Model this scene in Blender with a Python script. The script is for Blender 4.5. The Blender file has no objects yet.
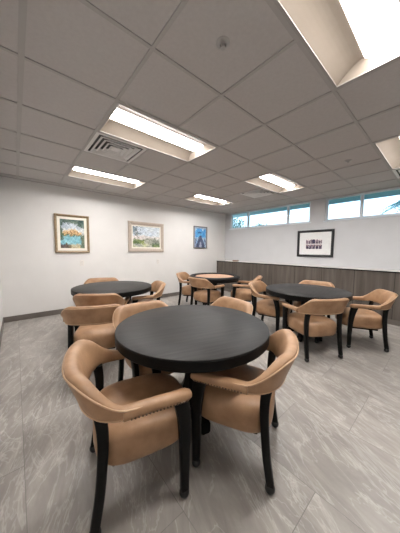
import bpy, math, random
from mathutils import Vector, Matrix
random.seed(4)
C = bpy.context.scene.collection
PI = math.pi
sc = bpy.context.scene

# ------------------------------------------------------------------ helpers
class MB:
    """collects vertices and faces, then links them as ONE mesh object"""
    def __init__(s): s.v = []; s.f = []; s.mi = []; s.col = []
    def face(s, pts, mi=0, col=None):
        b = len(s.v); s.v += [tuple(p) for p in pts]
        s.f.append(tuple(range(b, b+len(pts)))); s.mi.append(mi); s.col.append(col)
    def box(s, x0, x1, y0, y1, z0, z1, mi=0):
        b = len(s.v)
        s.v += [(x, y, z) for z in (z0, z1) for y in (y0, y1) for x in (x0, x1)]
        for q in ((0,2,3,1),(4,5,7,6),(0,1,5,4),(2,6,7,3),(0,4,6,2),(1,3,7,5)):
            s.f.append(tuple(b+i for i in q)); s.mi.append(mi); s.col.append(None)
    def loft(s, rings, caps=True, mi=0, closed=False):
        n = len(rings[0]); b = len(s.v)
        for r in rings: s.v += [tuple(p) for p in r]
        m = len(rings)
        for i in range(m if closed else m-1):
            j = (i+1) % m
            for k in range(n):
                l = (k+1) % n
                s.f.append((b+i*n+k, b+i*n+l, b+j*n+l, b+j*n+k)); s.mi.append(mi); s.col.append(None)
        if caps and not closed:
            s.f.append(tuple(b+k for k in reversed(range(n)))); s.mi.append(mi); s.col.append(None)
            s.f.append(tuple(b+(m-1)*n+k for k in range(n))); s.mi.append(mi); s.col.append(None)
    def lathe(s, prof, n=48, c=(0,0), mi=0, caps=True):
        s.loft([[(c[0]+r*math.cos(2*PI*k/n), c[1]+r*math.sin(2*PI*k/n), z) for k in range(n)] for r, z in prof], caps, mi)
    def tube(s, pts, r, n=8, caps=True, mi=0):
        pts = [Vector(p) for p in pts]; rings = []
        for i, p in enumerate(pts):
            t = (pts[min(i+1, len(pts)-1)] - pts[max(i-1, 0)]).normalized()
            a = t.cross(Vector((0,0,1)))
            if a.length < 1e-3: a = t.cross(Vector((0,1,0)))
            a.normalize(); b = a.cross(t)
            rr = r[i] if isinstance(r, (list, tuple)) else r
            rings.append([p + a*rr*math.cos(2*PI*k/n) + b*rr*math.sin(2*PI*k/n) for k in range(n)])
        s.loft(rings, caps, mi)
    def ball(s, c, r, n=10, m=6, sq=(1,1,1), mi=0):
        rings = []
        for i in range(m+1):
            a = -PI/2 + PI*i/m; rr = max(math.cos(a), 1e-3)*r
            rings.append([(c[0]+sq[0]*rr*math.cos(2*PI*k/n), c[1]+sq[1]*rr*math.sin(2*PI*k/n), c[2]+sq[2]*r*math.sin(a)) for k in range(n)])
        s.loft(rings, True, mi)
    def build(s, name, mats, parent=None, smooth=None, bevel=0):
        me = bpy.data.meshes.new(name); me.from_pydata(s.v, [], s.f)
        for m in (mats if isinstance(mats, (list, tuple)) else [mats]): me.materials.append(m)
        for p, i in zip(me.polygons, s.mi): p.material_index = i
        if any(c is not None for c in s.col):
            at = me.color_attributes.new('paint', 'FLOAT_COLOR', 'CORNER')
            for p, c in zip(me.polygons, s.col):
                for li in p.loop_indices: at.data[li].color = (*c, 1)
        me.validate(); me.update()
        import bmesh
        bm = bmesh.new(); bm.from_mesh(me); bmesh.ops.recalc_face_normals(bm, faces=bm.faces); bm.to_mesh(me); bm.free()
        if smooth is not None:
            for p in me.polygons: p.use_smooth = True
            me.set_sharp_from_angle(angle=math.radians(smooth))
        o = bpy.data.objects.new(name, me); C.objects.link(o)
        if parent: o.parent = parent
        if bevel:
            b = o.modifiers.new('bevel', 'BEVEL'); b.width = bevel; b.segments = 2; b.limit_method = 'ANGLE'
        return o

def tag(o, label=None, cat=None, group=None, kind=None):
    if label: o['label'] = label
    if cat: o['category'] = cat
    if group: o['group'] = group
    if kind: o['kind'] = kind
    return o
def thing(name, loc=(0,0,0), rz=0, **k):
    o = bpy.data.objects.new(name, None); C.objects.link(o); o.empty_display_size = .1
    o.location = loc; o.rotation_euler = (0, 0, rz); tag(o, **k); return o
def copy_tree(o, parent=None):
    c = o.copy(); C.objects.link(c); c.parent = parent
    for ch in [x for x in list(C.objects) if x.parent == o]: copy_tree(ch, c)
    return c
def sRGB(r, g, b):
    f = lambda u: (u/255/12.92) if u/255 <= .04045 else ((u/255+.055)/1.055)**2.4
    return (f(r), f(g), f(b))
def lerp(a, b, t): return a + (b-a)*t
def sst(a, b, x):
    t = min(1, max(0, (x-a)/(b-a))); return t*t*(3-2*t)

# ------------------------------------------------------------------ materials
def mat(name, col, rough=.5, spec=.5, metal=0, emit=None, estr=0):
    m = bpy.data.materials.new(name); m.use_nodes = True
    p = m.node_tree.nodes['Principled BSDF']
    p.inputs['Base Color'].default_value = (*col, 1); p.inputs['Roughness'].default_value = rough
    p.inputs['Specular IOR Level'].default_value = spec; p.inputs['Metallic'].default_value = metal
    if emit: p.inputs['Emission Color'].default_value = (*emit, 1); p.inputs['Emission Strength'].default_value = estr
    return m
def nd(m, t, **k):
    n = m.node_tree.nodes.new(t)
    for a, v in k.items(): setattr(n, a, v)
    return n
def ln(m, a, b): m.node_tree.links.new(a, b)
def noisy(name, c1, c2, rough=.5, spec=.5, scale=(8,8,8), detail=6, bump=0, bscale=200, lo=.3, hi=.7, dist=0, coord='Object'):
    m = mat(name, c1, rough, spec); p = m.node_tree.nodes['Principled BSDF']
    tc = nd(m, 'ShaderNodeTexCoord'); mp = nd(m, 'ShaderNodeMapping'); mp.inputs['Scale'].default_value = scale
    ln(m, tc.outputs[coord], mp.inputs['Vector'])
    nz = nd(m, 'ShaderNodeTexNoise'); nz.inputs['Scale'].default_value = 1; nz.inputs['Detail'].default_value = detail
    nz.inputs['Distortion'].default_value = dist
    ln(m, mp.outputs['Vector'], nz.inputs['Vector'])
    r = nd(m, 'ShaderNodeValToRGB'); r.color_ramp.elements[0].position = lo; r.color_ramp.elements[1].position = hi
    r.color_ramp.elements[0].color = (*c1, 1); r.color_ramp.elements[1].color = (*c2, 1)
    ln(m, nz.outputs['Fac'], r.inputs['Fac']); ln(m, r.outputs['Color'], p.inputs['Base Color'])
    if bump:
        n2 = nd(m, 'ShaderNodeTexNoise'); n2.inputs['Scale'].default_value = bscale; n2.inputs['Detail'].default_value = 3
        ln(m, tc.outputs[coord], n2.inputs['Vector'])
        b = nd(m, 'ShaderNodeBump'); b.inputs['Strength'].default_value = bump; b.inputs['Distance'].default_value = .004
        ln(m, n2.outputs['Fac'], b.inputs['Height']); ln(m, b.outputs['Normal'], p.inputs['Normal'])
    return m

M = {}
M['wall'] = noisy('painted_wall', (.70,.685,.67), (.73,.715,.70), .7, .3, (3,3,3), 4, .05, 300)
M['ceil'] = noisy('ceiling_tile', (.47,.45,.442), (.50,.48,.47), .95, .1, (40,40,40), 5, .15, 350)
M['tee'] = noisy('grid_tee', (.39,.372,.362), (.42,.402,.392), .6, .3, (5,5,5))
M['base'] = noisy('vinyl_base', (.14,.125,.11), (.17,.15,.135), .6, .3, (4,4,4))
M['leather'] = noisy('tan_leather', (.29,.162,.085), (.425,.255,.145), .42, .4, (9,9,9), 7, .12, 260, .32, .68)
M['pipe'] = noisy('tan_piping', (.50,.33,.20), (.56,.37,.23), .4, .5, (20,20,20))
M['blackwood'] = noisy('black_wood', (.003,.003,.003), (.006,.0055,.005), .45, .16, (6,6,40))
M['caster'] = noisy('black_caster', (.008,.008,.008), (.014,.014,.014), .3, .5, (30,30,30))
M['nail'] = noisy('bronze_nail', (.09,.05,.025), (.14,.08,.04), .35, .6, (60,60,60))
M['top'] = noisy('dark_wood_top', (.018,.017,.017), (.036,.034,.033), .46, .16, (3,40,3), 8, .05, 120, .25, .75, .4)
M['rim'] = noisy('black_rim', (.003,.003,.003), (.006,.006,.006), .45, .14, (8,8,8))
M['felt'] = noisy('tan_felt', (.40,.25,.17), (.46,.30,.215), .9, .1, (60,60,60), 4)
M['vinyl'] = noisy('black_padded_vinyl', (.006,.006,.007), (.012,.011,.012), .5, .2, (20,20,20), 4, .1, 300)
M['white'] = noisy('white_enamel', (.62,.60,.58), (.66,.64,.62), .5, .4, (4,4,4))
M['refl'] = noisy('reflector_white', (.34,.285,.235), (.37,.315,.265), .6, .2, (4,4,4))
M['tframe'] = noisy('fixture_frame', (.34,.325,.31), (.38,.365,.35), .5, .3, (4,4,4))
M['wallbacklit'] = noisy('wall_backlit_tint', (.54,.545,.56), (.57,.575,.59), .7, .3, (3,3,3), 4, .05, 300)  # window wall: dim, bluish backlit look put into the base colour
M['metalvent'] = noisy('vent_metal', (.66,.65,.64), (.72,.71,.70), .4, .5, (10,10,10))
M['duct'] = noisy('vent_duct', (.10,.10,.10), (.13,.13,.13), .6, .3, (10,10,10))
M['dark'] = noisy('dark_cavity', (.012,.012,.012), (.02,.02,.02), .8, .2, (10,10,10))
M['chrome'] = noisy('chrome', (.35,.34,.33), (.42,.41,.40), .3, .6, (10,10,10))
M['alum'] = noisy('white_aluminium', (.62,.68,.74), (.68,.73,.78), .45, .4, (4,4,4))
M['plate'] = noisy('wall_plate', (.70,.66,.62), (.75,.71,.67), .45, .4, (10,10,10))
M['mat'] = noisy('mount_board', (.78,.74,.66), (.82,.78,.70), .8, .2, (20,20,20))
M['matw'] = noisy('white_mount_board', (.70,.70,.70), (.76,.76,.76), .8, .2, (20,20,20))
M['goldframe'] = noisy('bronze_gold_frame', (.21,.14,.07), (.32,.23,.13), .4, .6, (30,30,30))
M['paleframe'] = noisy('pale_champagne_frame', (.40,.33,.27), (.52,.44,.37), .45, .5, (30,30,30))
M['greyframe'] = noisy('thin_grey_frame', (.16,.14,.13), (.22,.20,.19), .5, .4, (30,30,30))
M['blackframe'] = noisy('black_frame', (.010,.010,.012), (.018,.018,.02), .4, .4, (30,30,30))
M['card'] = noisy('brown_card', (.22,.15,.11), (.28,.20,.15), .7, .3, (20,20,20))
M['leaf'] = noisy('palm_leaf', (.06,.16,.13), (.14,.28,.23), .6, .3, (6,6,6))
M['trunk'] = noisy('palm_trunk', (.12,.10,.08), (.2,.17,.14), .9, .1, (10,10,30))
M['lawn'] = noisy('lawn', (.05,.10,.03), (.09,.15,.05), .9, .1, (2,2,2))
M['soffit'] = noisy('pale_soffit', (.40,.50,.58), (.44,.54,.62), .8, .2, (3,3,3))
# lens of the troffers
M['lens'] = mat('light_lens', (.9,.88,.84), .5, .3, 0, (1.0,.965,.93), 26)
L_ = M['lens']; tcl = nd(L_, 'ShaderNodeTexCoord'); sl = nd(L_, 'ShaderNodeSeparateXYZ'); ln(L_, tcl.outputs['Object'], sl.inputs['Vector'])
def glow(sock, half, pw):                     # brightest along the lamp strip, fading to the lens edges
    a = nd(L_, 'ShaderNodeMath', operation='DIVIDE'); ln(L_, sock, a.inputs[0]); a.inputs[1].default_value = half
    q = nd(L_, 'ShaderNodeMath', operation='ABSOLUTE'); ln(L_, a.outputs[0], q.inputs[0])
    p = nd(L_, 'ShaderNodeMath', operation='POWER'); ln(L_, q.outputs[0], p.inputs[0]); p.inputs[1].default_value = pw
    m = nd(L_, 'ShaderNodeMath', operation='SUBTRACT', use_clamp=True); m.inputs[0].default_value = 1; ln(L_, p.outputs[0], m.inputs[1])
    return m.outputs[0]
gm = nd(L_, 'ShaderNodeMath', operation='MULTIPLY'); ln(L_, glow(sl.outputs['Y'], .104, 2.5), gm.inputs[0]); ln(L_, glow(sl.outputs['X'], .552, 14), gm.inputs[1])
ga = nd(L_, 'ShaderNodeMath', operation='MULTIPLY_ADD'); ln(L_, gm.outputs[0], ga.inputs[0]); ga.inputs[1].default_value = 42; ga.inputs[2].default_value = .8
ln(L_, ga.outputs[0], L_.node_tree.nodes['Principled BSDF'].inputs['Emission Strength'])
# glass
g = bpy.data.materials.new('window_glass'); g.use_nodes = True; M['glass'] = g
nt = g.node_tree; nt.nodes.remove(nt.nodes['Principled BSDF'])
tr = nd(g, 'ShaderNodeBsdfTransparent'); tr.inputs['Color'].default_value = (.86,.95,.97,1)
gl = nd(g, 'ShaderNodeBsdfGlossy'); gl.inputs['Roughness'].default_value = .03
fr = nd(g, 'ShaderNodeFresnel'); fr.inputs['IOR'].default_value = 1.35
mx = nd(g, 'ShaderNodeMixShader')
ln(g, fr.outputs['Fac'], mx.inputs['Fac']); ln(g, tr.outputs['BSDF'], mx.inputs[1]); ln(g, gl.outputs['BSDF'], mx.inputs[2])
ln(g, mx.outputs['Shader'], nt.nodes['Material Output'].inputs['Surface'])
# painted picture (colours come from the picture's own mesh)
pm = mat('picture_print', (.5,.5,.5), .5, .4); M['print'] = pm
at = nd(pm, 'ShaderNodeVertexColor'); at.layer_name = 'paint'
ln(pm, at.outputs['Color'], pm.node_tree.nodes['Principled BSDF'].inputs['Base Color'])
# floor: long stone-look tiles laid along Y, veined
fm = mat('stone_plank_floor', (.3,.3,.3), .38, .45); M['floor'] = fm; P = fm.node_tree.nodes['Principled BSDF']
tc = nd(fm, 'ShaderNodeTexCoord')
m1 = nd(fm, 'ShaderNodeMapping'); m1.inputs['Rotation'].default_value = (0,0,PI/2); m1.inputs['Location'].default_value = (.4,.0+.015,0)
ln(fm, tc.outputs['Object'], m1.inputs['Vector'])
br = nd(fm, 'ShaderNodeTexBrick'); br.offset = .33; br.inputs['Scale'].default_value = 1
br.inputs['Brick Width'].default_value = 1.22; br.inputs['Row Height'].default_value = .61; br.inputs['Mortar Size'].default_value = .0022
br.inputs['Mortar Smooth'].default_value = .3; br.inputs['Color1'].default_value = (0,0,0,1); br.inputs['Color2'].default_value = (1,1,1,1)
br.inputs['Mortar'].default_value = (.5,.5,.5,1); ln(fm, m1.outputs['Vector'], br.inputs['Vector'])
def vein(rot, scl, detail, dist, w):
    mp = nd(fm, 'ShaderNodeMapping'); mp.vector_type = 'TEXTURE'; mp.inputs['Rotation'].default_value = (0,0,math.radians(rot)); mp.inputs['Scale'].default_value = (1/scl[0], 1/scl[1], 1)
    ln(fm, tc.outputs['Object'], mp.inputs['Vector'])
    nz = nd(fm, 'ShaderNodeTexNoise', noise_dimensions='4D'); nz.inputs['Scale'].default_value = 1; nz.inputs['Detail'].default_value = detail
    nz.inputs['Distortion'].default_value = dist; nz.inputs['Roughness'].default_value = .62
    ln(fm, mp.outputs['Vector'], nz.inputs['Vector'])
    mu = nd(fm, 'ShaderNodeMath', operation='MULTIPLY'); mu.inputs[1].default_value = w
    ln(fm, br.outputs['Color'], mu.inputs[0]); ln(fm, mu.outputs[0], nz.inputs['W'])
    return nz.outputs['Fac']
v1 = vein(70, (1.6, 7), 9, 1.2, 9); v2 = vein(62, (.9, 4.2), 5, 1.6, 5); v3 = vein(78, (1.1, 3.0), 4, 2.2, 7)
rp = nd(fm, 'ShaderNodeValToRGB'); ln(fm, v1, rp.inputs['Fac'])
e = rp.color_ramp.elements; e[0].position = .30; e[0].color = (.25,.228,.208,1); e[1].position = .70; e[1].color = (.45,.417,.384,1)
def thin(src, c, wd):
    s = nd(fm, 'ShaderNodeMath', operation='SUBTRACT'); ln(fm, src, s.inputs[0]); s.inputs[1].default_value = c
    a = nd(fm, 'ShaderNodeMath', operation='ABSOLUTE'); ln(fm, s.outputs[0], a.inputs[0])
    r = nd(fm, 'ShaderNodeMapRange'); ln(fm, a.outputs[0], r.inputs['Value']); r.inputs['From Max'].default_value = wd
    r.inputs['To Min'].default_value = 1; r.inputs['To Max'].default_value = 0
    return r.outputs['Result']
def mixc(fac, a, bcol, amt, typ='MIX'):
    k = nd(fm, 'ShaderNodeMath', operation='MULTIPLY'); ln(fm, fac, k.inputs[0]); k.inputs[1].default_value = amt
    m = nd(fm, 'ShaderNodeMixRGB', blend_type=typ); ln(fm, k.outputs[0], m.inputs['Fac']); ln(fm, a, m.inputs['Color1']); m.inputs['Color2'].default_value = (*bcol, 1)
    return m.outputs['Color']
c = mixc(thin(v2, .5, .022), rp.outputs['Color'], (.62,.60,.57), .5)
c = mixc(thin(v3, .47, .012), c, (.62,.60,.57), .4)
c = mixc(thin(v3, .60, .10), c, (.24,.22,.20), .35)
c = mixc(br.outputs['Color'], c, (.27,.25,.235), .25)
c = mixc(br.outputs['Fac'], c, (.15,.14,.13), .6)
ln(fm, c, P.inputs['Base Color'])
bp = nd(fm, 'ShaderNodeBump'); bp.inputs['Strength'].default_value = .15; bp.inputs['Distance'].default_value = .002
ln(fm, v1, bp.inputs['Height']); ln(fm, bp.outputs['Normal'], P.inputs['Normal'])
# wainscot laminate: vertical grain with panel seams
wm = noisy('grey_brown_laminate', (.075,.062,.053), (.135,.115,.100), .5, .35, (14,14,.9), 7, 0, 0, .3, .7); M['lam'] = wm
P = wm.node_tree.nodes['Principled BSDF']; tc = nd(wm, 'ShaderNodeTexCoord')
sx = nd(wm, 'ShaderNodeSeparateXYZ'); ln(wm, tc.outputs['Object'], sx.inputs['Vector'])
k1 = nd(wm, 'ShaderNodeMath', operation='PINGPONG'); k1.inputs[1].default_value = .305; ln(wm, sx.outputs['Y'], k1.inputs[0])
k2 = nd(wm, 'ShaderNodeMath', operation='LESS_THAN'); k2.inputs[1].default_value = .005; ln(wm, k1.outputs[0], k2.inputs[0])
old = P.inputs['Base Color'].links[0].from_socket
mxr = nd(wm, 'ShaderNodeMixRGB'); mxr.inputs['Color2'].default_value = (.03,.025,.022,1)
ln(wm, k2.outputs[0], mxr.inputs['Fac']); ln(wm, old, mxr.inputs['Color1']); ln(wm, mxr.outputs['Color'], P.inputs['Base Color'])

# ------------------------------------------------------------------ the room
XL, XR, YB, YF, HC = -.22, 5.55, -1.9, 5.12, 2.564
GX, GY, G = .0825, 1.882, .61            # a crossing of the ceiling grid, and its pitch
def gx(i): return GX + G*i
def gy(j): return GY + G*j
def struct(o): o['kind'] = 'structure'; return o

b = MB(); b.box(XL-.1, XR+.1, YB-.1, YF+.1, -.08, 0); struct(b.build('floor', M['floor']))
b = MB(); b.box(XL-.12, XR+.12, YF, YF+.12, 0, HC+.15); struct(b.build('wall_front', M['wall']))
b = MB(); b.box(XL-.12, XL, YB, YF, 0, HC+.15); struct(b.build('wall_left', M['wall']))
b = MB(); b.box(XL-.12, XR+.12, YB-.12, YB, 0, HC+.15); struct(b.build('wall_back', M['wall']))
ZS, ZH = 2.035, 2.555                     # window sill and head
WIN = [(4.915, [4.20, 2.895], 2.295), (1.965, [1.275, -.03], -.65)]
b = MB(); T = .16
b.box(XR, XR+T, YB, YF, 0, ZS); b.box(XR, XR+T, YB, YF, ZH, HC+.15)
for y0, y1 in ((YF, WIN[0][0]), (WIN[0][2], WIN[1][0]), (WIN[1][2], YB)): b.box(XR, XR+T, y1, y0, ZS, ZH)
struct(b.build('wall_right', M['wallbacklit']))
for k, (a, mull, z) in enumerate(WIN):
    w = struct(thing('window_%d' % (k+1), (XR+.05, (a+z)/2, ZS))); cy = (a+z)/2; h = ZH-ZS; f = .042
    b = MB(); Y0, Y1 = z-cy, a-cy
    b.box(-.02, .05, Y0, Y1, 0, f); b.box(-.02, .05, Y0, Y1, h-.03, h); b.box(-.02, .05, Y0, Y0+f, f, h-.03); b.box(-.02, .05, Y1-f, Y1, f, h-.03)
    b.build('window_frame', M['alum'], w, bevel=.004)
    for q in mull:
        b = MB(); b.box(-.018, .048, q-cy-.028, q-cy+.028, f, h-.03); b.build('mullion', M['alum'], w, bevel=.004)
    ed = [Y0+f] + sorted(x for q in mull for x in (q-cy-.028, q-cy+.028)) + [Y1-f]
    for i in range(0, len(ed), 2):
        b = MB(); b.box(.012, .018, ed[i], ed[i+1], f, h-.03); b.build('pane', M['glass'], w)
    b = MB(); b.box(-.075, -.02, Y0-.02, Y1+.02, -.018, .004); b.build('window_sill', M['alum'], w, bevel=.004)

# half-height ledge under the windows
LX, LZ = 5.16, .975
w = thing('trim_1', (0,0,0)); struct(w)
b = MB(); b.box(LX, XR, YB, YF, .10, LZ-.02); b.build('ledge_panelling', M['lam'], w)
b = MB(); b.box(LX+.01, XR, YB, YF, 0, .10); b.build('ledge_kick', M['base'], w)
b = MB(); b.box(LX-.012, XR, YB, YF, LZ-.02, LZ); b.build('ledge_cap', M['rim'], w)
b = MB(); b.box(LX+.02, XR, YB, YF, LZ, LZ+.004); b.build('ledge_top', M['white'], w)
b = MB(); b.box(XL, LX, YF-.012, YF, 0, .10); struct(b.build('baseboard_front', M['base'], bevel=.003))
b = MB(); b.box(XL, XL+.012, YB, YF-.012, 0, .10); struct(b.build('baseboard_left', M['base'], bevel=.003))
b = MB(); b.box(XL+.012, LX, YB, YB+.012, 0, .10); struct(b.build('baseboard_back', M['base'], bevel=.003))

# suspended ceiling
TRO = [(1,0),(1,3),(1,-3),(5,3),(5,0),(5,-3)]
VEN = [(1,1),(6,1),(7,-3)]
holes = {(i+d, j) for i, j in TRO for d in (0,1)} | set(VEN)
b = MB()
for i in range(-1, 10):
    for j in range(-7, 6):
        if (i, j) in holes: continue
        x0, x1 = max(XL, gx(i)), min(XR, gx(i+1)); y0, y1 = max(YB, gy(j)), min(YF, gy(j+1))
        if x1-x0 < .01 or y1-y0 < .01: continue
        b.box(x0, x1, y0, y1, HC+.006, HC+.02)
struct(b.build('ceiling', M['ceil']))
b = MB()
b.box(XL, XR, YB, YF, HC+.30, HC+.32); struct(b.build('ceiling_deck', M['dark']))
b = MB(); tw = .012
for i in range(0, 10):
    wv = .017 if i in (0, 4, 8) else tw
    j0 = -8
    for j in range(-8, 6):
        if (i-1, j) in holes and (i, j) in holes and any(i-1 == a and j == c for a, c in TRO): continue
        y0, y1 = max(YB, gy(j)), min(YF, gy(j+1))
        if y1 > y0: b.box(gx(i)-wv, gx(i)+wv, y0, y1, HC-.001, HC+.008)
for j in range(-6, 6):
    b.box(XL, XR, gy(j)-tw, gy(j)+tw, HC-.0005, HC+.0075)
for x0, x1, y0, y1 in ((XL, XR, YF-.022, YF), (XL, XR, YB, YB+.022), (XL, XL+.022, YB, YF), (XR-.022, XR, YB, YF)): b.box(x0, x1, y0, y1, HC-.001, HC+.006)
struct(b.build('trim_2', M['tee']))

def make_troffer():
    L, W = 2*G-.026, G-.026; f = .018; D = .065
    t = thing('ceiling_light')
    b = MB()
    for x0, x1, y0, y1 in ((-L/2, L/2, -W/2, -W/2+f), (-L/2, L/2, W/2-f, W/2), (-L/2, -L/2+f, -W/2+f, W/2-f), (L/2-f, L/2, -W/2+f, W/2-f)): b.box(x0, x1, y0, y1, -.002, .012)
    b.build('frame', M['tframe'], t)
    b = MB(); xi, yi, lw = L/2-f, W/2-f, .100
    for s in (-1, 1):
        prev = None
        for q in range(9):
            u = q/8; y = lerp(yi, lw, u); z = .004 + D*math.sin(u*PI/2)
            e = [(-xi, s*y, z), (xi, s*y, z)]
            if prev: b.face([prev[0], prev[1], e[1], e[0]])
            prev = e
    for s in (-1, 1):
        b.face([(s*xi, -yi, .004), (s*xi, yi, .004), (s*(xi-.05), yi, .004+D), (s*(xi-.05), -yi, .004+D)])
    b.face([(-xi, -yi, D+.03), (xi, -yi, D+.03), (xi, yi, D+.03), (-xi, yi, D+.03)])
    b.build('reflector', M['refl'], t, 40)
    b = MB()
    b.loft([[(x, lw*math.cos(a), .004+D-.02*math.sin(a)) for a in [PI*k/10 for k in range(11)]] for x in (-xi+.045, xi-.045)])
    b.build('lens', M['lens'], t, 40)
    return t
proto = make_troffer()
TL = ['recessed ceiling light beside the black vent, nearest large one left of centre','recessed ceiling light over the left table, close to the gold framed picture wall',
 'largest recessed ceiling light, cut off by the top right corner','small recessed ceiling light over the card table with tan felt','recessed ceiling light nearest the left window band, over the right dark table','bright recessed ceiling light cut off by the right edge above the right windows']
for k, (i, j) in enumerate(TRO):
    t = proto if k == 0 else copy_tree(proto)
    t.location = (gx(i+1), gy(j)+G/2, HC); tag(t, TL[k], 'ceiling light', 'recessed ceiling lights')

def make_vent():
    t = thing('ceiling_vent'); W = G/2-.014
    def ring(r0, z0, r1, z1, b):
        q = lambda r, z: [(-r,-r,z),(r,-r,z),(r,r,z),(-r,r,z)]
        b.loft([q(r0, z0), q(r0-.016, z0), q(r1, z1), q(r1, z1+.004), q(r0-.016, z0+.004), q(r0, z0+.004)], False, closed=True)
    b = MB(); q = lambda r, z: [(-r,-r,z),(r,-r,z),(r,r,z),(-r,r,z)]
    b.loft([q(W, .006), q(W, 0), q(W-.035, 0), q(W-.035, .006)], False, closed=True); b.build('frame', M['metalvent'], t)
    b = MB(); b.box(-W+.01, W-.01, -W+.01, W-.01, .10, .11)
    for s in (-1, 1):
        b.box(s*(W-.012)-.003, s*(W-.012)+.003, -W+.01, W-.01, .006, .10); b.box(-W+.01, W-.01, s*(W-.012)-.003, s*(W-.012)+.003, .006, .10)
    b.build('duct_box', M['duct'], t)
    for r in (.232, .180, .128, .078):
        b = MB(); ring(r, -.006, r-.040, .022, b); b.build('louvre', M['metalvent'], t)
    b = MB(); b.box(-.05, .05, -.05, .05, .0, .006); b.build('centre_plate', M['metalvent'], t)
    return t
proto = make_vent()
VL = ['square louvred air vent beside the large left ceiling light','square louvred air vent in the ceiling close to the left window band','square air vent at the far right edge, beyond the right ceiling light']
for k, (i, j) in enumerate(VEN):
    t = proto if k == 0 else copy_tree(proto)
    t.location = (gx(i)+G/2, gy(j)+G/2, HC+.001); tag(t, VL[k], 'vent', 'square ceiling vents')

def make_sprinkler():
    t = thing('ceiling_sprinkler')
    b = MB(); b.lathe([(.042,.018),(.042,.0),(.034,-.006),(.02,-.009),(.018,.004)], 24); b.build('escutcheon', M['chrome'], t, 40)
    b = MB(); b.lathe([(.009,-.006),(.008,-.022),(.005,-.026)], 16); b.build('nozzle', M['chrome'], t, 40)
    b = MB(); b.lathe([(.005,-.025),(.015,-.026),(.015,-.028)], 16); b.build('deflector', M['chrome'], t)
    return t
proto = make_sprinkler()
for k, (x, y, l) in enumerate([(.995,.964,'round chrome sprinkler head in the ceiling, nearest, left of the biggest light'), (3.495,.984,'small sprinkler head in the ceiling tile near the right windows'), (.98,4.57,'small sprinkler head in the ceiling beyond the light over the left table')]):
    t = proto if k == 0 else copy_tree(proto); t.location = (x, y, HC+.003); tag(t, l, 'sprinkler', 'ceiling sprinkler heads')

# ------------------------------------------------------------------ pictures
def fbm(x, y, s=0):
    v = 0
    for k, f in enumerate((5, 11, 23)):
        v += math.sin(x*f*1.7+s+k*2.1+math.sin(y*f*1.3+k))*math.cos(y*f*1.9+s*1.3+k+math.sin(x*f))/(k+1.2)
    return v*.5
def paint_pavilion(u, v):
    n = fbm(u, v, 1); j = random.uniform(-10, 10)
    c = (200, 205, 205)
    if v > .86 or (u > .68 and v > .74) or (u < .10 and v > .3): c = (85+60*n, 105+50*n, 95+40*n)
    elif v > .68: c = (180+30*n, 190+25*n, 200+20*n)
    ridge = .68 - abs(u-.5)*.32
    if .46 < v < ridge and .12 < u < .88: c = (214, 178, 128) if v > ridge-.07 else ((120, 88, 62) if int(u*22) % 3 == 0 else (205, 170, 125))
    elif .42 < v <= .46: c = (86+40*n, 110+30*n, 80)
    elif .12 < v <= .42: c = (135+35*n, 188+25*n, 200+20*n)
    if v <= .14: c = (190+30*n, 180+25*n, 150) if u > .45 else (92+30*n, 80+30*n, 72)
    if u > .84 and v < .5: c = (98+50*n, 112+40*n, 92+30*n)
    if u < .12 and .3 < v < .62: c = (70+40*n, 92+30*n, 78)
    return [x+j for x in c]
def paint_palms(u, v):
    n = fbm(u, v, 3); j = random.uniform(-8, 8)
    c = (205+12*n, 214+8*n, 222) if v > .55 else (214+10*n, 208, 205)
    d = math.hypot(u-.16, (v-.88)*.8)
    if d < .22 and n > -.12 and v > .5: c = (118+30*n, 134+30*n, 144+20*n)
    if abs(u-.16-.03*math.sin(v*6)) < .018 and .3 < v < .85: c = (120, 118, 110)
    if v < .38+.06*n and u < .42: c = (118+60*n, 134+50*n, 84+30*n)
    elif v < .46+.14*n and u >= .42: c = (158+60*n, 160+55*n, 148+50*n)
    if v < .15: c = (178+40*n, 182+40*n, 158)
    if v < .2 and u > .68: c = (105+50*n, 122+50*n, 96)
    return [x+j for x in c]
def paint_pier(u, v):
    n = fbm(u, v, 5); j = random.uniform(-8, 8)
    if v > .93 or u < .07 or u > .93: return [158+j, 168+j, 185+j]
    c = (86+20*n, 160+20*n, 214) if v > .5 else (150+25*n, 176+20*n, 204)
    if v > .8 and n > .1: c = (170, 205, 228)
    if .70 < v < .76 and .25 < u < .6: c = (48, 92, 150)
    w = max(0, (.62-v))*.62
    if abs(u-.5) < w+.04 and v < .60: c = (78+25*n, 88+20*n, 116+20*n)
    if abs(u-.5) < w*.25 and v < .3: c = (160, 165, 185)
    if abs(u-.5) > .44-.25*v and v < .42: c = (82+40*n, 86+30*n, 110)
    return [x+j for x in c]
def paint_group(u, v):
    j = random.uniform(-10, 10); c = (222, 214, 214); n = fbm(u*1.5, v*1.5, 8)
    if v < .48:
        k = u*5 % 1
        if .02 < v < .46 and (k > .12): c = (70+50*n, 60+40*n, 84+40*n)
        if .3 < v < .42 and .35 < k < .7: c = (168, 138, 138)
    elif v > .54:
        k = u*6.5 % 1; hgt = 1.0 - .14*abs(math.sin(u*9))
        if v < hgt and k > .12: c = (112+60*n, 98+50*n, 112+50*n)
        if .42 < u < .58 and v < .98: c = (60, 56, 80)
    return [x+j for x in c]
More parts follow.
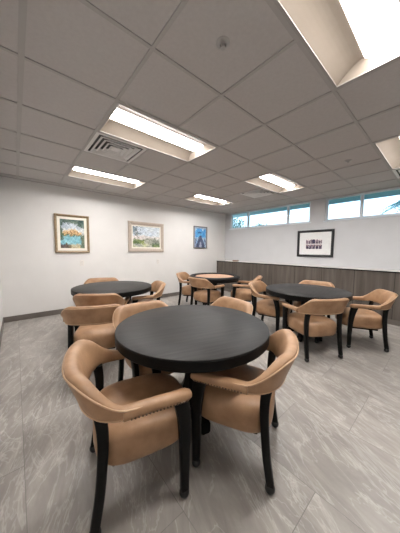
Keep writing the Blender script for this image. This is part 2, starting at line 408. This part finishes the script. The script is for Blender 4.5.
def picture(name, wall, c0, c1, z0, z1, frame, fw, matm, mw, fn, nx, ny, label, inner=None, depth=.03, slip=None, warp=.07, grain=34):
    """built flat facing -Y at the origin (x right, z up), then hung on its wall"""
    w, h = abs(c1-c0), z1-z0
    t = thing(name); b = MB()
    q = lambda a, y: [(-w/2+a, y, a), (w/2-a, y, a), (w/2-a, y, h-a), (-w/2+a, y, h-a)]
    b.loft([q(0, 0), q(0, -depth), q(fw*.35, -depth-.006), q(fw, -depth*.6), q(fw, 0)], False, closed=True); b.build('frame', frame, t)
    if slip:
        b = MB(); b.loft([q(fw, -.008), q(fw, -depth*.62), q(fw+.018, -depth*.5), q(fw+.018, -.008)], False, closed=True); b.build('frame_slip', slip, t)
    b = MB(); b.box(-w/2+fw*.8, w/2-fw*.8, -.012, -.004, fw*.8, h-fw*.8); b.build('mount', matm, t)
    if inner: x0, x1, y0, y1 = inner[0]*w-w/2, inner[1]*w-w/2, inner[2]*h, inner[3]*h
    else: x0, x1, y0, y1 = -w/2+fw+mw, w/2-fw-mw, fw+mw, h-fw-mw
    b = MB()
    for i in range(nx):
        for k in range(ny):
            u0, u1, v0, v1 = i/nx, (i+1)/nx, k/ny, (k+1)/ny
            uc, vc = (u0+u1)/2, (v0+v1)/2; wu = warp*fbm(uc*2.3, vc*2.3, 4)+warp*.5*random.uniform(-1, 1); wv = warp*fbm(vc*2.1, uc*2.7, 9)+warp*.5*random.uniform(-1, 1)
            gr = grain*(fbm(uc*3.1, vc*3.3, 6)+random.uniform(-.6, .6))
            col = sRGB(*[min(250, max(5, z+gr)) for z in fn(min(1, max(0, uc+wu)), min(1, max(0, vc+wv)))])
            p = lambda u, v: (lerp(x0, x1, u), -.0135, lerp(y0, y1, v))
            b.face([p(u0,v0), p(u1,v0), p(u1,v1), p(u0,v1)], 0, col)
    b.build('print', M['print'], t)
    if wall == 'front': t.location = ((c0+c1)/2, YF-.002, z0)
    else: t.location = (XR-.002, (c0+c1)/2, z0); t.rotation_euler = (0, 0, -PI/2)
    tag(t, label, 'picture'); return t
picture('framed_picture', 'front', .60, 1.225, 1.25, 2.025, M['goldframe'], .045, M['mat'], .05, paint_pavilion, 60, 60, 'gold framed picture of a pavilion beside pale blue water, leftmost on the wall')
picture('framed_picture', 'front', 2.09, 3.07, 1.275, 2.02, M['paleframe'], .085, M['mat'], .03, paint_palms, 48, 36, 'wide pale framed picture of palms and bushes, middle of the three', slip=M['mat'])
picture('framed_picture', 'front', 4.135, 4.675, 1.385, 2.06, M['greyframe'], .022, M['matw'], .0, paint_pier, 30, 44, 'small narrow picture in blue with a dark tapering road, rightmost on the pale wall', warp=.03, grain=26)
picture('framed_picture', 'right', 2.575, 1.742, 1.19, 1.842, M['blackframe'], .055, M['matw'], .05, paint_group, 52, 40, 'black framed picture with wide white mount, hanging under the windows', inner=(.25,.70,.29,.66), warp=.012, grain=20)

for x, z, l in ((1.073,1.03,'small white wall plate just below the gold framed picture'), (2.91,1.012,'small white wall plate below the wide pale framed picture')):
    t = thing('wall_plate', (x, YF, z)); tag(t, l, 'wall plate', 'white wall plates')
    b = MB(); b.box(-.036, .036, -.007, 0, -.058, .058); b.build('plate', M['plate'], t, bevel=.002)
    for s in (-1, 1):
        b = MB(); b.box(-.017, .017, -.009, -.006, s*.022-.015, s*.022+.015); b.build('socket', M['white'], t)

t = thing('card_box', (5.30, 4.42, LZ+.004), .1); tag(t, 'small flat brown box on top of the panelled ledge, near the corner', 'box')
b = MB(); b.box(-.05, .05, -.085, .085, 0, .03); b.build('box_body', M['card'], t, bevel=.003)
b = MB(); b.box(-.052, .052, -.087, .087, .03, .042); b.build('lid', M['card'], t, bevel=.003)

# ------------------------------------------------------------------ chairs
def spow(c, p): return math.copysign(abs(c)**p, c)
def shell_path(th):
    return Vector((-.080-.195*spow(math.cos(th), .70), .282*spow(math.sin(th), .84), 0))
TH = math.radians(97)
def shell_at(th):
    e = 1e-3; p = shell_path(th); d = (shell_path(th+e)-shell_path(th-e)).normalized(); nrm = Vector((-d.y, d.x, 0))
    if nrm.dot(p - Vector((.0,0,0))) < 0: nrm = -nrm
    t = abs(th)/TH; k = sst(.36, .98, t)
    zt = lerp(.782, .626, k); zb = lerp(.578, .572, sst(.4,1,t)); lean = lerp(.058, .010, sst(.25,1,t)); th_ = lerp(.078, .042, k)
    return p, nrm, zb, zt, lean, th_
def shell_point(th, ph, grow=0):
    p, nrm, zb, zt, lean, w = shell_at(th)
    a, s = math.cos(ph), math.sin(ph); h = zt-zb
    v = .5+.5*spow(s, .5); off = lean*v**1.3
    wid = w*(.66+.34*v)/2
    return p + nrm*(off + (wid+grow)*spow(a, .5)) + Vector((0, 0, zb + h*v))
def leg_loft(path, w0, w1, name, t):
    """path of (x, y, z) with a square-ish section going from w0 to w1"""
    pts = [Vector(p) for p in path]; N = 14; sm = []
    for k in range(N+1):                                     # Catmull-Rom
        u = k/N*(len(pts)-1); i = min(int(u), len(pts)-2); f = u-i
        p0, p1, p2, p3 = pts[max(i-1,0)], pts[i], pts[i+1], pts[min(i+2, len(pts)-1)]
        sm.append(.5*((2*p1)+(p2-p0)*f+(2*p0-5*p1+4*p2-p3)*f*f+(-p0+3*p1-3*p2+p3)*f**3))
    b = MB(); rings = []
    for k, p in enumerate(sm):
        u = k/N; wx = lerp(w0[0], w1[0], u**1.5)/2; wy = lerp(w0[1], w1[1], u)/2; c = .25
        q = [(1,-1+c),(1,1-c),(1-c,1),(-1+c,1),(-1,1-c),(-1,-1+c),(-1+c,-1),(1-c,-1)]
        rings.append([(p.x+a*wx, p.y+e*wy, p.z) for a, e in q])
    b.loft(rings); l = b.build('leg', M['blackwood'], t, 50)
    x, y = path[0][0], path[0][1]
    b = MB(); b.lathe([(.017,.062),(.019,.048),(.013,.044),(.012,.03)], 14, (x, y)); b.ball((x, y, .028), .028, 14, 8, (1.0,1.0,1)); b.build('caster', M['caster'], l, 50)
def make_chair():
    t = thing('captains_chair')
    N = 40; rings = []; K = 20
    for i in range(N+1):
        th = -TH + 2*TH*i/N
        rings.append([shell_point(th, 2*PI*k/K) for k in range(K)])
    b = MB(); b.loft(rings); back = b.build('backrest', M['leather'], t, 60)
    b = MB()
    b.tube([shell_point(-TH+2*TH*i/N, .80, .003) for i in range(N+1)], .0042, 6)
    b.tube([shell_point(-TH+2*TH*i/N, -.75, .001) for i in range(N+1)], .0036, 6)
    b.build('piping', M['pipe'], back, 60)
    for s in (-1, 1):
        b = MB(); rings = []; K = 16
        for i in range(15):
            u = i/14; x = lerp(-.115, .216, u); y = s*lerp(.290, .288, u)
            z = lerp(.603, .600, u); w = .031; h = .026
            if u > .9: q = math.sqrt(max(0, 1-((u-.9)/.1)**2)); w *= .62+.38*q; h *= .6+.4*q
            rings.append([(x, y+w*spow(math.cos(a), .6), z+h*spow(math.sin(a), .6)) for a in [2*PI*k/K for k in range(K)]])
        b.loft(rings); arm = b.build('arm', M['leather'], t, 60)
        b = MB()
        for i in range(17):
            u = .10+.80*i/16; b.ball((lerp(-.115, .216, u), s*(lerp(.290, .288, u)+.031), lerp(.603,.600,u)-.014), .0052, 6, 4)
        b.build('nail_trim', M['nail'], arm)
        leg_loft([(.195, s*.262, .05), (.195, s*.262, .2), (.192, s*.267, .38), (.178, s*.278, .51), (.158, s*.284, .588)], (.042,.040), (.085,.046), 'leg', t)
        leg_loft([(-.240, s*.240, .05), (-.216, s*.238, .2), (-.200, s*.236, .38), (-.197, s*.232, .50), (-.206, s*.226, .59)], (.040,.038), (.056,.046), 'leg', t)
    def ring(sc_, z, K=40):
        out = []
        for k in range(K):
            a = 2*PI*k/K; x = .255*spow(math.cos(a), .55); y = .243*spow(math.sin(a), .55)
            if x > 0: x += .03*(1-(y/.243)**2)*(x/.255)
            out.append((.015+x*sc_, y*sc_, z))
        return out
    b = MB(); b.loft([ring(*q) for q in ((.84,.286),(.93,.290),(.98,.308),(1.0,.35),(1.0,.395),(.985,.425),(.94,.446),(.86,.460),(.72,.470),(.5,.477),(.25,.480),(.05,.481))])
    b.build('seat', M['leather'], t, 60)
    b = MB(); b.box(-.16, .16, -.18, .18, .255, .295); b.build('seat_frame', M['blackwood'], t, bevel=.01)
    return t
proto = make_chair()
CH = [  # x, y, heading, label
 (.513,1.155,-14,'tan leather captain\'s chair in the left foreground, its whole curved back toward us'),
 (1.115,.885,117,'tan leather captain\'s chair pushed under the near table\'s right front edge'),
 (.95,1.745,-91,'tan leather chair at the near table\'s far left edge, mostly hidden by the tabletop'),
 (1.56,1.57,172,'tan leather chair behind the near table, only its back top rising over the far rim'),
 (.68,2.52,66,'tan chair standing pulled back, its straight back just behind the left foreground chair'),
 (.90,3.09,57,'tan chair tucked against the left table\'s near side, behind another chair\'s back'),
 (1.15,4.03,-108,'tan chair on the far side of the left table, only its back top showing'),
 (1.57,3.27,165,'tan chair at the right side of the left table, back edge turned to us'),
 (2.93,1.13,61,'tan chair before the right dark table, its back toward us, both rear legs in view'),
 (3.77,.79,120,'rightmost tan chair, pulled out from the right dark table, seen from its side'),
 (3.265,1.92,-78,'tan chair left of the right dark table, arm turned to us'),
 (3.91,1.54,184,'tan chair behind the right dark table, only its back top showing'),
 (3.02,3.28,5,'tan chair at the card table\'s near left side, outer back toward us'),
 (3.18,3.97,-60,'tan chair at the card table\'s far left side, close to the pale wall'),
 (3.78,2.88,120,'tan chair at the card table\'s right side, seen from its side before the panelling'),
]
for k, (x, y, a, l) in enumerate(CH):
    c = proto if k == 0 else copy_tree(proto)
    c.location = (x, y, 0); c.rotation_euler = (0, 0, math.radians(a)); tag(c, l, 'chair', 'tan leather captain\'s chairs on casters')

# ------------------------------------------------------------------ tables
def pedestal(t, rot):
    b = MB(); b.lathe([(.21,.685),(.20,.662),(.10,.645),(.066,.60),(.062,.36),(.075,.27),(.105,.20),(.105,.12),(.085,.09)], 8); b.build('pedestal', M['blackwood'], t, 30)
    for k in range(4):
        a = rot + k*PI/2; b = MB(); rings = []
        for i in range(11):
            u = i/10; r = lerp(.06, .255, u); zc = lerp(.17, .045, sst(0,1,u)); h = lerp(.07, .043, u); w = lerp(.030, .036, u)
            rings.append([(r*math.cos(a)-e*w*math.sin(a), r*math.sin(a)+e*w*math.cos(a), zc+f*h) for e, f in ((1,-.7),(1,.7),(.7,1),(-.7,1),(-1,.7),(-1,-.7),(-.7,-1),(.7,-1))])
        b.loft(rings); b.build('foot', M['blackwood'], t, 40)
def make_table():
    t = thing('round_table'); R = .588
    b = MB(); b.lathe([(R-.012,.736),(R-.002,.739),(R-.002,.743),(R-.006,.745),(.3,.745),(.001,.745)], 96); b.build('tabletop', M['top'], t, 30)
    b = MB(); b.lathe([(.15,.700),(R-.03,.690),(R-.022,.672),(R-.006,.672),(R,.679),(R,.733),(R-.005,.738),(R-.03,.738)], 96); b.build('rim', M['rim'], t, 30)
    pedestal(t, 0); return t
proto = make_table()
for k, (x, y, a, l) in enumerate([(1.062,1.312,-16,'large round table with dark grain top, nearest, in the middle of the room'),
    (1.165,3.46,55,'round dark table by the wall with the gold framed picture'), (3.36,1.40,10,'round dark table at the right before the panelled ledge')]):
    t = proto if k == 0 else copy_tree(proto)
    t.location = (x, y, 0); t.rotation_euler = (0, 0, math.radians(a)); tag(t, l, 'table', 'round dark dining tables')
t = thing('card_table', (3.50,3.54,0), .5); tag(t, 'round card table with tan felt centre and black padded rail, near the corner', 'table'); R = .585
b = MB(); b.lathe([(.1,.700),(R-.14,.700),(R-.14,.726),(.001,.726)], 72); b.build('felt_bed', M['felt'], t, 30)
b = MB(); b.lathe([(R-.03,.655)]+[(R-.055+.055*math.cos(a), .712+.043*math.sin(a)) for a in [(-80+20*k)*PI/180 for k in range(14)]]+[(R-.125,.722),(R-.125,.690),(R-.2,.655)], 72); b.build('padded_rail', M['vinyl'], t, 40)
b = MB(); b.lathe([(.2,.640),(R-.06,.640),(R-.03,.646),(R-.03,.67),(.2,.67)], 72); b.build('apron', M['blackwood'], t, 30)
pedestal(t, 0)

# ------------------------------------------------------------------ outside the windows
b = MB(); b.box(XR+T, 40, -18, 30, -.12, -.02); struct(b.build('ground', M['lawn']))
b = MB(); b.box(XR+T, 6.85, YB-2, YF+4, 2.67, 2.71); b.box(6.80, 6.85, YB-2, YF+4, 2.655, 2.67); struct(b.build('trim_3', M['soffit']))
def palm(x, y, ht, spread, label, n=16, seed=1):
    rnd = random.Random(seed); t = thing('palm_tree', (x, y, -.02)); tag(t, label, 'palm tree')
    b = MB(); b.tube([(0,0,0),(.04,.03,ht*.5),(0,0,ht)], [.13,.10,.09], 10); b.build('trunk', M['trunk'], t, 50)
    for k in range(n):
        a = 2*PI*k/n + rnd.uniform(-.15,.15); el = rnd.uniform(-.1, .9); b = MB(); L = spread*rnd.uniform(.8,1.1); prev = None
        spine = [Vector((L*u*math.cos(el)*math.cos(a), L*u*math.cos(el)*math.sin(a), ht+L*(u*math.sin(el)-.75*u*u))) for u in [i/12 for i in range(13)]]
        b.tube(spine, [.014*(1-i/14) for i in range(13)], 4)
        sd = Vector((-math.sin(a), math.cos(a), 0))
        for i in range(1, 13):
            p = spine[i]; d = (spine[i]-spine[i-1]).normalized(); ll = .42*spread*math.sin(PI*min(1, .15+.8*i/12))
            for s in (-1, 1):
                tip = p + (sd*s*.75 + d*.6 + Vector((0,0,-.28)))*ll; wv = d*.022*spread
                b.face([p-wv, p+wv, tip])
        b.build('frond', M['leaf'], t)
palm(9.0, .75, 2.75, 1.0, 'palm tree outside the right windows, drooping fronds at the right edge', 14, 3)
def bush_tree(x, y, ht, r, label, seed):
    rnd = random.Random(seed); t = thing('leafy_tree', (x, y, -.02)); tag(t, label, 'tree')
    b = MB(); b.tube([(0,0,0),(.03,0,ht*.4),(0,.02,ht*.75)], [.08,.06,.04], 8); b.build('trunk', M['trunk'], t, 50)
    b = MB()
    for k in range(900):
        d = Vector((rnd.gauss(0,1), rnd.gauss(0,1), rnd.gauss(0,1))).normalized()*r*rnd.random()**.4
        p = Vector((0,0,ht-r*.6)) + Vector((d.x, d.y, d.z*.75)); q = Vector((rnd.gauss(0,1), rnd.gauss(0,1), rnd.gauss(0,1))).normalized(); s_ = q.cross(Vector((0,.3,1))).normalized()
        b.face([p-q*.07, p+s_*.03, p+q*.07, p-s_*.03])
    b.build('foliage', M['leaf'], t)
bush_tree(9.0, 7.75, 3.05, .75, 'leafy tree filling the leftmost window pane', 9)
bush_tree(9.3, 6.15, 2.62, .62, 'leafy tree outside the middle pane of the left window band', 7)

# ------------------------------------------------------------------ light, world, camera
wd = bpy.data.worlds.new('sky'); sc.world = wd; wd.use_nodes = True
bg = wd.node_tree.nodes['Background']; 
tcw = wd.node_tree.nodes.new('ShaderNodeTexCoord'); sp = wd.node_tree.nodes.new('ShaderNodeSeparateXYZ'); rw = wd.node_tree.nodes.new('ShaderNodeValToRGB')
wd.node_tree.links.new(tcw.outputs['Generated'], sp.inputs['Vector']); wd.node_tree.links.new(sp.outputs['Z'], rw.inputs['Fac'])
rw.color_ramp.elements[0].position = .0; rw.color_ramp.elements[0].color = (.80,.93,1,1)
rw.color_ramp.elements[1].position = .55; rw.color_ramp.elements[1].color = (.28,.55,1,1)
wd.node_tree.links.new(rw.outputs['Color'], bg.inputs['Color']); bg.inputs['Strength'].default_value = 2.1

cam = bpy.data.cameras.new('camera'); co = bpy.data.objects.new('camera', cam); C.objects.link(co)
yaw, pitch, roll, f = .710956616, .0775059169, .00963601464, 214.111
F = Vector((math.sin(yaw)*math.cos(pitch), math.cos(yaw)*math.cos(pitch), -math.sin(pitch)))
R = Vector((math.cos(yaw), -math.sin(yaw), 0)); U = R.cross(F)
R2 = R*math.cos(roll)+U*math.sin(roll); U2 = -R*math.sin(roll)+U*math.cos(roll)
co.matrix_world = Matrix(((R2.x, U2.x, -F.x, 0), (R2.y, U2.y, -F.y, 0), (R2.z, U2.z, -F.z, 1.335), (0,0,0,1)))
cam.sensor_fit = 'VERTICAL'; cam.sensor_height = 36; cam.lens = 36*f/533; cam.clip_start = .02
sc.camera = co
sc.view_settings.view_transform = 'Standard'; sc.view_settings.look = 'None'; sc.view_settings.exposure = .84
sc.cycles.use_denoising = True; sc.cycles.max_bounces = 10; sc.cycles.diffuse_bounces = 5; sc.cycles.sample_clamp_indirect = 6
